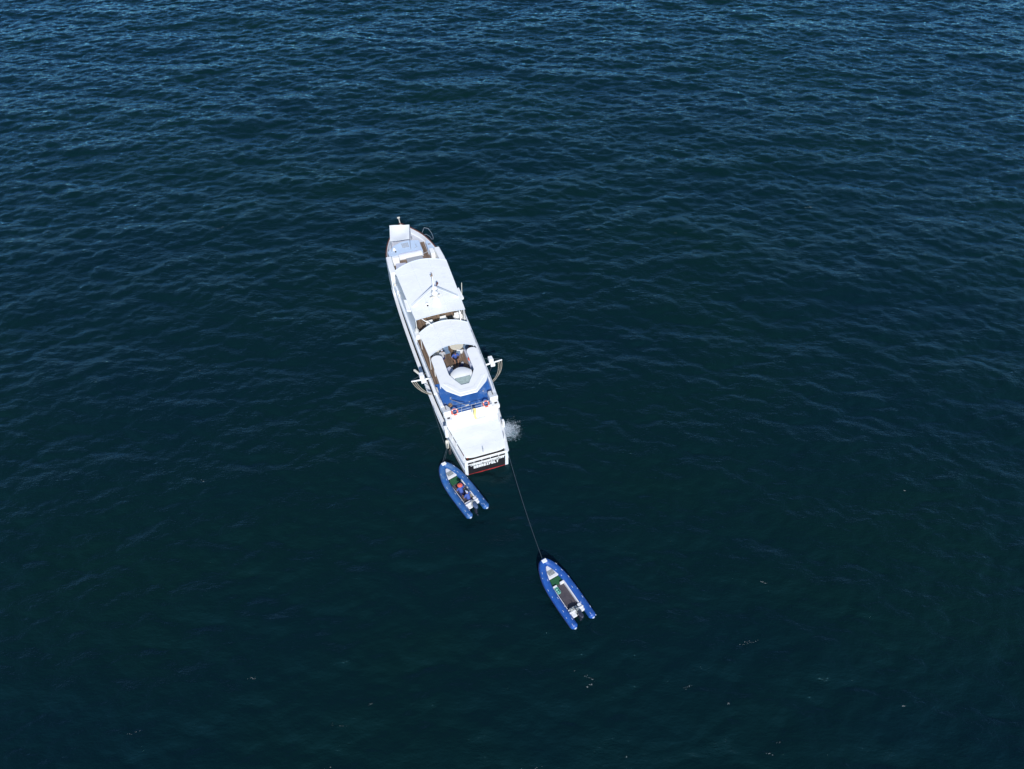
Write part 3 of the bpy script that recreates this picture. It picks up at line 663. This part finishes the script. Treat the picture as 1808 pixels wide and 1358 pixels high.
# ------------------------------------------------------------------ people
def person(base, rz, label, pose, shirt, shorts, head, headkind, parent=None):
    t = thing('person', label, 'person', base, rz)
    sit = pose == 'sit'; zh = .48 if sit else .92       # hip height; faces +y
    lean = .1 if sit else .05
    sh = zh + .50; neck = (0, lean + .02, sh + .07); hd = Vector((0, lean + .05, sh + .24))
    if sit:
        legs = [[(s * .1, 0, zh), (s * .16, .42, zh + .03), (s * .15, .46, .06), (s * .16, .62, .04)] for s in (1, -1)]
        arms = [[(s * .19, lean, sh), (s * .36, lean + .02, sh - .26), (s * .27, lean + .26, sh - .30)] for s in (1, -1)]
    else:
        legs = [[(s * .1, 0, zh), (s * .12, .02 + .05 * s, .48), (s * .12, .0 - .06 * s, .08), (s * .13, .14 - .06 * s, .04)] for s in (1, -1)]
        arms = [[(s * .19, lean, sh), (s * .27, lean - .02, sh - .29), (s * .24, lean + .18, sh - .45)] for s in (1, -1)]
    mb = MB()
    mb.tube([(0, 0, zh - .08), (0, 0, zh + .1), (0, lean * .6, zh + .3), (0, lean, sh - .02), neck], [.15, .14, .15, .15, .06], 12)
    mb.tube([(-.2, lean, sh), (.2, lean, sh)], .065, 8); mb.tube([neck, tuple(hd)], .055, 8)
    mb.ball(tuple(hd), (.078, .095, .12), 16, 12)
    mb.ball((hd.x, hd.y + .098, hd.z - .01), (.014, .02, .022), 8, 6); mb.ball((hd.x, hd.y + .088, hd.z - .055), (.028, .012, .010), 8, 6)
    for s in (1, -1): mb.ball((s * .08, hd.y, hd.z), (.014, .02, .032), 8, 6); mb.ball((s * .032, hd.y + .088, hd.z + .022), (.014, .01, .008), 8, 6)
    for L in legs: mb.tube(L[:1] + [tuple((Vector(L[0]) + Vector(L[1])) / 2)] + L[1:2] + [tuple((Vector(L[1]) * .7 + Vector(L[2]) * .3))] + L[2:3], [.085, .078, .055, .057, .038], 10); mb.tube([L[2], L[3]], [.04, .032], 8)
    for A_ in arms:
        mb.tube(A_, [.052, .042, .028], 8); e, h = Vector(A_[1]), Vector(A_[2]); d = (h - e).normalized(); sx = 1 if h.x > 0 else -1
        sd_ = d.cross(Vector((0, 0, 1))).normalized()
        mb.tube([h, h + d * .09], [.03, .036], 8)
        for k in range(4):
            o = sd_ * (k - 1.5) * .02; Lf = (.065, .078, .072, .058)[k]
            mb.tube([h + d * .085 + o, h + d * (.085 + Lf * .55) + o, h + d * (.085 + Lf * .9) + o + Vector((0, 0, -.025))], [.010, .009, .007], 6)
        mb.tube([h + d * .03 - sd_ * sx * .03, h + d * .08 - sd_ * sx * .062], [.012, .009], 6)
    b = mb.build('body', 'skin', t, smooth=True)
    rm = b.modifiers.new('skin_remesh', 'REMESH'); rm.mode = 'VOXEL'; rm.voxel_size = .011; rm.use_smooth_shade = True
    mb = MB().tube([(0, 0, zh - .02), (0, 0, zh + .1), (0, lean * .6, zh + .3), (0, lean, sh), (0, lean + .02, sh + .06)], [.172, .165, .175, .17, .09], 16)
    mb.tube([(-.215, lean, sh - .01), (.215, lean, sh - .01)], .085, 10)
    for A_ in arms: a0, a1 = Vector(A_[0]), Vector(A_[1]); mb.tube([a0, a0 + (a1 - a0) * .8], [.085, .068], 10)
    o = mb.build('shirt', shirt, t, smooth=True); r2 = o.modifiers.new('r', 'REMESH'); r2.mode = 'VOXEL'; r2.voxel_size = .015; r2.use_smooth_shade = True
    mb = MB().tube([(0, 0, zh - .12), (0, 0, zh + .06)], [.165, .172], 16)
    for L in legs: a0, a1 = Vector(L[0]), Vector(L[1]); mb.tube([a0, a0 + (a1 - a0) * .75], [.112, .092], 12)
    o = mb.build('shorts', shorts, t, smooth=True); r2 = o.modifiers.new('r', 'REMESH'); r2.mode = 'VOXEL'; r2.voxel_size = .015; r2.use_smooth_shade = True
    mb = MB().ball((hd.x, hd.y - .012, hd.z + .02), (.092, .108, .118), 16, 8, z0=.0)
    if headkind == 'cap': mb.tube([(hd.x, hd.y + .06, hd.z + .045), (hd.x, hd.y + .17, hd.z + .03)], [.07, .05], 10)
    if headkind == 'hat': mb.tube([(hd.x, hd.y, hd.z + .03), (hd.x, hd.y, hd.z + .05), (hd.x, hd.y, hd.z + .065)], [.22, .2, .1], 20)
    mb.build({'cap': 'cap', 'hat': 'sun_hat'}.get(headkind, 'hair'), head, t, smooth=True)
    return t
person(W(.28, 10.2, 3.4), HD + math.pi, 'person in a blue shirt and black shorts sitting on the teak deck, arms apart', 'sit', 'shirtblue', 'black', 'hair', 'hair')
case('stool', .28, 10.2, 3.4, .22, .2, .40, 'dark', 'low dark stool under the person in the blue shirt', 'stool')
person(W(-.88, 10.25, 3.4), HD + R(-10), 'person in a grey shirt, navy shorts and pale cap standing by the port inner edge', 'stand', 'shirtgrey', 'navy', 'lilac', 'cap')

# ------------------------------------------------------------------ inflatable boats; origin under the stern, y to the bow
def rib(loc, rz, label, tubemat, motor_m, deck_m, clutter):
    t = thing('inflatable_boat', label, 'boat', loc, rz, 'blue inflatable boats behind the yacht')
    t.scale = (1, .96, 1)
    half = [(.80, .0), (.80, .25), (.81, .9), (.82, 2.0), (.80, 3.0), (.74, 3.8), (.62, 4.45), (.42, 5.05), (.2, 5.42), (0, 5.55)]
    ys = half; P = [(-x, y) for x, y in ys] + [(x, y) for x, y in reversed(ys[:-1])]
    def zc(y): return .40 + .28 * max(0, (y - 2.8) / 2.8) ** 2
    # smooth the centre line
    pts = []
    for i in range(len(P) - 1):
        p0, p1, p2, p3 = P[max(i - 1, 0)], P[i], P[i + 1], P[min(i + 2, len(P) - 1)]
        for k in range(5):
            s = k / 5; f = lambda a, b, c, d: .5 * (2 * b + (c - a) * s + (2 * a - 5 * b + 4 * c - d) * s * s + (3 * b - a - 3 * c + d) * s ** 3)
            pts.append((f(p0[0], p1[0], p2[0], p3[0]), f(p0[1], p1[1], p2[1], p3[1])))
    pts.append(P[-1])
    v = [(x, y, zc(y)) for x, y in pts]
    rs = [.295 - .02 * max(0, (p[1] - 4) / 1.6) for p in v]
    ends = [(0.0, .30), (-.07, .27), (-.16, .19), (-.22, .10), (-.25, .03)]
    v = [(v[0][0], v[0][1] + a, v[0][2]) for a, _ in reversed(ends[1:])] + v + [(v[-1][0], v[-1][1] + a, v[-1][2]) for a, _ in ends[1:]]
    rs = [r for _, r in reversed(ends[1:])] + rs + [r for _, r in ends[1:]]
    tb = MB().tube(v, rs, 20).build('buoyancy_tube', tubemat, t, smooth=True)
    mb = MB()   # rubbing strake just outside the widest line
    out = []
    for i, (x, y) in enumerate(pts):
        a = pts[max(i - 1, 0)]; b = pts[min(i + 1, len(pts) - 1)]; d = Vector((b[0] - a[0], b[1] - a[1])).normalized(); nn = Vector((-d.y, d.x))
        out.append((x + nn.x * .295, y + nn.y * .295, zc(y) - .04))
    mb.tube(out, .03, 6).build('rubbing_strake', 'navy', tb, smooth=True)
    rnd = random.Random(int(loc[1] * 10)); mb = MB()
    for i in range(2, len(pts) - 2, 5):   # patches and grab handles on the tubes
        x, y = pts[i]; a = pts[i - 1]; b = pts[i + 1]; d = Vector((b[0] - a[0], b[1] - a[1])).normalized(); nn = Vector((-d.y, d.x))
        if y > 5: continue
        off = rnd.choice((.12, .2, -.1)); h = math.sqrt(.295 ** 2 - off ** 2)
        c = Vector((x + nn.x * off, y + nn.y * off, zc(y) + h + .004))
        mb.tube([c - Vector((d.x, d.y, 0)) * .09, c + Vector((0, 0, .04)), c + Vector((d.x, d.y, 0)) * .09], .022, 6)
        off = -.2 if off > 0 else .18
        c = Vector((x + nn.x * off + d.x * .3, y + nn.y * off + d.y * .3, zc(y) + math.sqrt(.295 ** 2 - off ** 2) - .01)); 
        if rnd.random() < .5: mb.ball(tuple(c), (.04, .06, .02), 8, 4, z0=0)
    mb.build('grab_handle', 'patch', tb, smooth=True)
    for s in (1, -1): MB().ball((s * .8, -.17, .40), (.13, .1, .13), 12, 8).build('end_cap', 'patch', tb, smooth=True)
    # rigid hull below and the deck inside
    pl = [(-.62, .95), (.62, .95), (.62, 3.0), (.56, 3.8), (.44, 4.4), (.24, 4.9), (-.24, 4.9), (-.44, 4.4), (-.56, 3.8), (-.62, 3.0)]
    MB().prism(pl, -.05, .26).build('floor', deck_m, t)
    MB().prism([(-.52, 3.72), (.52, 3.72), (.45, 4.15), (.05, 5.12), (-.05, 5.12), (-.45, 4.15)][::1] if False else [(-.54, 4.1), (.54, 4.1), (.36, 4.75), (.14, 5.18), (-.14, 5.18), (-.36, 4.75)], .4, .58).build('bow_locker', 'gel', t, bevel=.03)
    MB().box(-.26, .26, 4.3, 4.75, .58, .6).build('anti_slip_pad', 'steel', t)
    MB().box(-.2, .2, 5.36, 5.66, .9, .965, rz=0).build('bow_pad', 'white', t, bevel=.03)
    MB().prism([(-.55, 3.5), (.55, 3.5), (.53, 4.1), (-.53, 4.1)], .26, .34).build('green_mat', 'mat_green', t)
    MB().box(.44, .54, 1.35, 3.5, .26, .56).box(-.54, -.49, 1.35, 3.3, .26, .5).build('side_board', 'gel', t, bevel=.02)
    # transom with motor well
    MB().box(-.6, .6, .86, .98, .05, .66).build('transom', 'gel', t, bevel=.02)
    w1 = MB().box(-.58, .2, .98, 1.26, .3, .52).build('motor_well', 'gel', t, bevel=.04)
    MB().box(.28, .58, .62, 1.3, .35, .6).build('stern_step', 'gel', t, bevel=.05)
    MB().box(-.52, -.14, .5, .86, .42, .55).build('stern_step', 'gel', t, bevel=.05)
    mo = MB()
    mo.prism([(-.11, .05), (.11, .05), (.16, .3), (.15, .56), (.08, .68), (-.08, .68), (-.15, .56), (-.16, .3)], .62, .92)
    ob = mo.build('outboard_motor', motor_m, t, bevel=.08, smooth=True)
    MB().box(-.09, .09, .2, .5, -.3, .7).build('shaft', 'motor', ob, bevel=.03); MB().box(-.11, .11, .72, .98, .55, .8).build('bracket', 'steel', ob, bevel=.02)
    MB().tube([(0, .1, -.28), (0, -.1, -.3)], [.07, .03], 8).build('propeller_hub', 'motor', ob)
    if clutter:
        MB().tube([(-.1, .75, .85), (-.15, 1.1, .9)], .025, 8).build('tiller', 'motor', ob)
        MB().box(-.45, .0, 1.0, 1.24, .52, .66).ball((.08, 1.12, .56), (.13, .12, .1), 10, 6).ball((-.3, 1.1, .66), (.1, .12, .08), 10, 6).build('fuel_tank', 'steel', w1, bevel=.03)
        mb = MB().box(-.5, -.16, 3.28, 3.46, .26, .5); mb.build('locker_step', 'white', t, bevel=.02)
        MB().box(.16, .5, 3.36, 3.52, .26, .52).build('locker_step', 'white', t, bevel=.02)
    return t
r2 = rib((5.44 - .22, 21.46 + .15, .0), R(31.0), 'blue inflatable boat with empty grey deck, trailing alone on the long rope', 'tube', 'motor', 'ribdeck', True)
r1 = rib((-2.74 - .07, 30.81 + .09, 0), R(34.9), 'blue inflatable boat with people aboard beside the yacht\'s stern', 'tube2', 'motorblue', 'ribdeck', False)
def RW(o, x, y, z): return Matrix.Rotation(o.rotation_euler[2], 3, 'Z') @ Vector((x, y * o.scale.y, z)) + Vector(o.location)
cr_ = thing('crate', 'mint green plastic crate on the deck of the lone inflatable', 'crate', RW(r2, -.33, 3.02, .27), r2.rotation_euler[2])
MB().box(-.15, .15, -.24, .24, 0, .03).box(-.15, -.13, -.24, .24, .0, .25).box(.13, .15, -.24, .24, 0, .25).box(-.15, .15, .22, .24, 0, .25).box(-.15, .15, -.24, -.22, 0, .25).build('body', 'mint', cr_)
MB().ball((.0, .1, .15), (.1, .1, .1), 10, 6).ball((.0, -.1, .15), (.1, .1, .1), 10, 6).build('contents', 'mint', cr_, smooth=True)
pz = r1.rotation_euler[2]
person(RW(r1, -.16, 2.35, .1), pz, 'person in an orange sun hat and blue shirt seated in the inflatable boat', 'sit', 'shirtblue', 'navy', 'orange', 'hat')
person(RW(r1, -.02, 1.42, .16), pz + .2, 'person in a blue shirt and pale cap seated by the inflatable boat\'s motor', 'sit', 'shirtblue', 'navy', 'lilac', 'cap')
def ribbox(x, y, z, sx, sy, sz, m, name, label, cat, o=r1):
    t = thing(name, label, cat, RW(o, x, y, z), o.rotation_euler[2])
    MB().box(-sx, sx, -sy, sy, 0, sz * .82).build('body', m, t, bevel=.03); MB().box(-sx * .96, sx * .96, -sy * .97, sy * .97, sz * .82, sz).build('lid', m, t, bevel=.03); return t
ribbox(-.16, 2.3, .265, .2, .2, .3, 'navy', 'seat_box', 'navy seat box under the person in the orange hat', 'box')
ribbox(-.02, 1.4, .53, .16, .12, .1, 'navy', 'seat_pad', 'navy seat pad under the person by the motor', 'cushion')
b_ = MB().ball((0, 0, .14), (.15, .34, .16), 14, 8).build('dry_bag', 'shirtblue', None, smooth=True); b_.location = RW(r1, .26, 3.02, .26); b_.rotation_euler = (0, 0, pz); tag(b_, 'blue dry bag lying on the inflatable boat\'s starboard side', 'bag')
t = thing('oar_bundle', 'pale wooden slatted boards stowed along the inflatable boat\'s starboard side', 'boards', RW(r1, .31, 2.1, .3), pz)
for i in range(3): MB().box(-.11 + i * .08, -.05 + i * .08, -.55, .5, 0, .05 + .02 * i).build('board', 'rope', t, bevel=.008)

# ------------------------------------------------------------------ tow ropes
def sagrope(a, b, sag, r, m, name, label):
    a, b = Vector(a), Vector(b); mb = MB(); pts = []
    for i in range(33):
        t = i / 32; p = a.lerp(b, t); p.z -= sag * 4 * t * (1 - t); pts.append(p)
    o = mb.tube(pts, r, 6).build(name, m, None, smooth=True); tag(o, label, 'rope'); return o
sagrope(W(1.9, .05, 1.95), RW(r2, 0, 5.75, .75), .6, .024, 'dimrope', 'tow_rope', 'long dark rope from the yacht\'s starboard quarter to the lone inflatable')
sagrope(W(-2.72, 2.45, 1.85), RW(r1, -.05, 5.75, .75), .12, .018, 'dimrope', 'mooring_rope', 'short rope from the yacht\'s port quarter to the inflatable with people')
sagrope(W(-2.66, 2.6, 1.6), RW(r1, .05, 5.7, .7), .25, .015, 'dimrope', 'mooring_rope', 'slacker second rope from the port quarter to the inflatable with people')
sagrope(W(-3.0, 6.6, 2.6), W(-2.75, 3.6, .1), .05, .018, 'dimrope', 'hanging_line', 'thin dark line hanging down the port side aft of the boom')

# ------------------------------------------------------------------ foam where water is pumped out, starboard quarter
m = bpy.data.materials.new('foam'); m.use_nodes = True; n, l = m.node_tree.nodes, m.node_tree.links; b = n['Principled BSDF']
b.inputs['Base Color'].default_value = (.46, .52, .58, 1); b.inputs['Roughness'].default_value = .7
M['foam'] = m
M['fleck'] = mat('glint_pale', (.34, .37, .36), .7, .3, 20)  # pale colour that stands in for sun glints on the ripples
mb = MB(); rnd = random.Random(11)
src = Vector((2.55, 3.7))
ax = Vector((math.cos(R(-24)), math.sin(R(-24)))); pr = Vector((-ax.y, ax.x))
clumps = [(min(1.5, abs(rnd.gauss(0, .75))), max(-.8, min(.8, rnd.gauss(0, .5)))) for _ in range(110)]
for i in range(3600):
    if i % 3: c = rnd.choice(clumps); d = c[0] + rnd.gauss(0, .09); e_ = c[1] * (.6 + .5 * d) + rnd.gauss(0, .08)
    else: d = abs(rnd.gauss(0, .55)); e_ = rnd.gauss(0, .28 + .3 * d)
    x = src.x + d * ax.x + e_ * pr.x; y = src.y + d * ax.y * 1.1 + e_ * pr.y
    if x < smoothtab(HW0, y) + .12: continue
    s = rnd.uniform(.008, .026) * (1.3 - min(1, d / 2.2) * .95); k = rnd.randint(5, 7); ph = rnd.random() * 6
    pw = Matrix.Rotation(HD, 3, 'Z') @ Vector((x, y, 0)) + ORG; z = water_z(pw.x, pw.y) + .02 + rnd.uniform(0, .03); el = rnd.uniform(.3, 1)
    poly = [(x + s * math.cos(ph + 2 * math.pi * j / k) * rnd.uniform(.6, 1.5), y + s * el * math.sin(ph + 2 * math.pi * j / k) * rnd.uniform(.6, 1.5)) for j in range(k)]
    mb.prism(poly, z - .012, z)
for i in range(200):
    x = src.x + .1 + abs(rnd.gauss(0, .22)); y = src.y + rnd.gauss(0, .2); mb.ball((x, y, .1 + abs(rnd.gauss(0, .07))), rnd.uniform(.02, .06), 6, 4)
fo = mb.build('foam', m, None, smooth=True, fix=False); fo.location = ORG; fo.rotation_euler = (0, 0, HD)
tag(fo, 'white foam splashing on the sea at the yacht\'s starboard quarter', 'foam', kind='stuff')

# churned, paler water round the splash
m = bpy.data.materials.new('aerated_water'); m.use_nodes = True; n, l = m.node_tree.nodes, m.node_tree.links; b = n['Principled BSDF']
b.inputs['Base Color'].default_value = (.17, .25, .28, 1); b.inputs['Roughness'].default_value = .5
tc = n.new('ShaderNodeTexCoord'); gz = n.new('ShaderNodeTexNoise'); gz.inputs['Scale'].default_value = 5; gz.inputs['Detail'].default_value = 7; gz.inputs['Roughness'].default_value = .7
l.new(tc.outputs['Object'], gz.inputs['Vector'])
mp = n.new('ShaderNodeMapping'); mp.inputs['Location'].default_value = (-3.1, -3.25, 0); mp.vector_type = 'POINT'; l.new(tc.outputs['Object'], mp.inputs[0])
sc = n.new('ShaderNodeVectorMath'); sc.operation = 'MULTIPLY'; sc.inputs[1].default_value = (.72, .62, 0); l.new(mp.outputs[0], sc.inputs[0])
ln = n.new('ShaderNodeVectorMath'); ln.operation = 'LENGTH'; l.new(sc.outputs[0], ln.inputs[0])
su = n.new('ShaderNodeMath'); su.operation = 'MULTIPLY_ADD'; su.inputs[1].default_value = -.42; l.new(ln.outputs['Value'], su.inputs[0]); l.new(gz.outputs[0], su.inputs[2])
mr = n.new('ShaderNodeMapRange'); mr.inputs[1].default_value = .16; mr.inputs[2].default_value = .42; mr.inputs[4].default_value = .75; l.new(su.outputs[0], mr.inputs[0])
l.new(mr.outputs[0], b.inputs['Alpha'])
def aer(u, v):
    x, y = 2.62 + 2.3 * u, 1.5 + 3.4 * v; p = Matrix.Rotation(HD, 3, 'Z') @ Vector((x, y, 0)) + ORG; return (x, y, water_z(p.x, p.y) + .02)
vs = [aer(i / 20, j / 28) for j in range(29) for i in range(21)]
o = MB().add(vs, [(j * 21 + i, j * 21 + i + 1, j * 21 + i + 22, j * 21 + i + 21) for j in range(28) for i in range(20)]).build('churned_water', m, None, smooth=True)
o.location = ORG; o.rotation_euler = (0, 0, HD); tag(o, 'paler churned water spreading round the splash at the starboard quarter', 'churned water', kind='stuff')
# small pale flecks modelled in place of sun glints on the open water
mb = MB(); rnd = random.Random(23)
spots = [(rnd.uniform(-1, 1), rnd.uniform(0, 1)) for _ in range(34)]
for u, v in spots:
    Y = 11 + 24 * v ** 1.6 if rnd.random() < .8 else rnd.uniform(30, 110)
    X = u * (Y + 30) * .62
    if abs(X - 1) < 7 and 18 < Y < 70: continue
    a = rnd.uniform(-.5, .7) * (1 if X < 0 else -1) + .15; L_ = rnd.choice((.15, .3, .3, .7)) * rnd.uniform(.6, 1.2)
    for k in range(int(5 + L_ * 22)):
        t = rnd.gauss(0, .6) * L_; x = X + t * math.cos(a) + rnd.gauss(0, .02); y = Y + t * math.sin(a) + rnd.gauss(0, .02 + .06 * L_)
        r = rnd.uniform(.005, .014); z = water_z(x, y) + .012; ca, sa = math.cos(a), math.sin(a); el = rnd.uniform(1.5, 4)
        mb.prism([(x + r * (el * math.cos(j * 1.05) * ca - rnd.uniform(.6, 1.1) * math.sin(j * 1.05) * sa), y + r * (el * math.cos(j * 1.05) * sa + rnd.uniform(.6, 1.1) * math.sin(j * 1.05) * ca)) for j in range(6)], z - .006, z)
o = mb.build('glint_flecks', M['fleck'], None, fix=False); tag(o, 'tiny scattered pale flecks standing in for sun glints on the open sea', 'foam', kind='stuff')
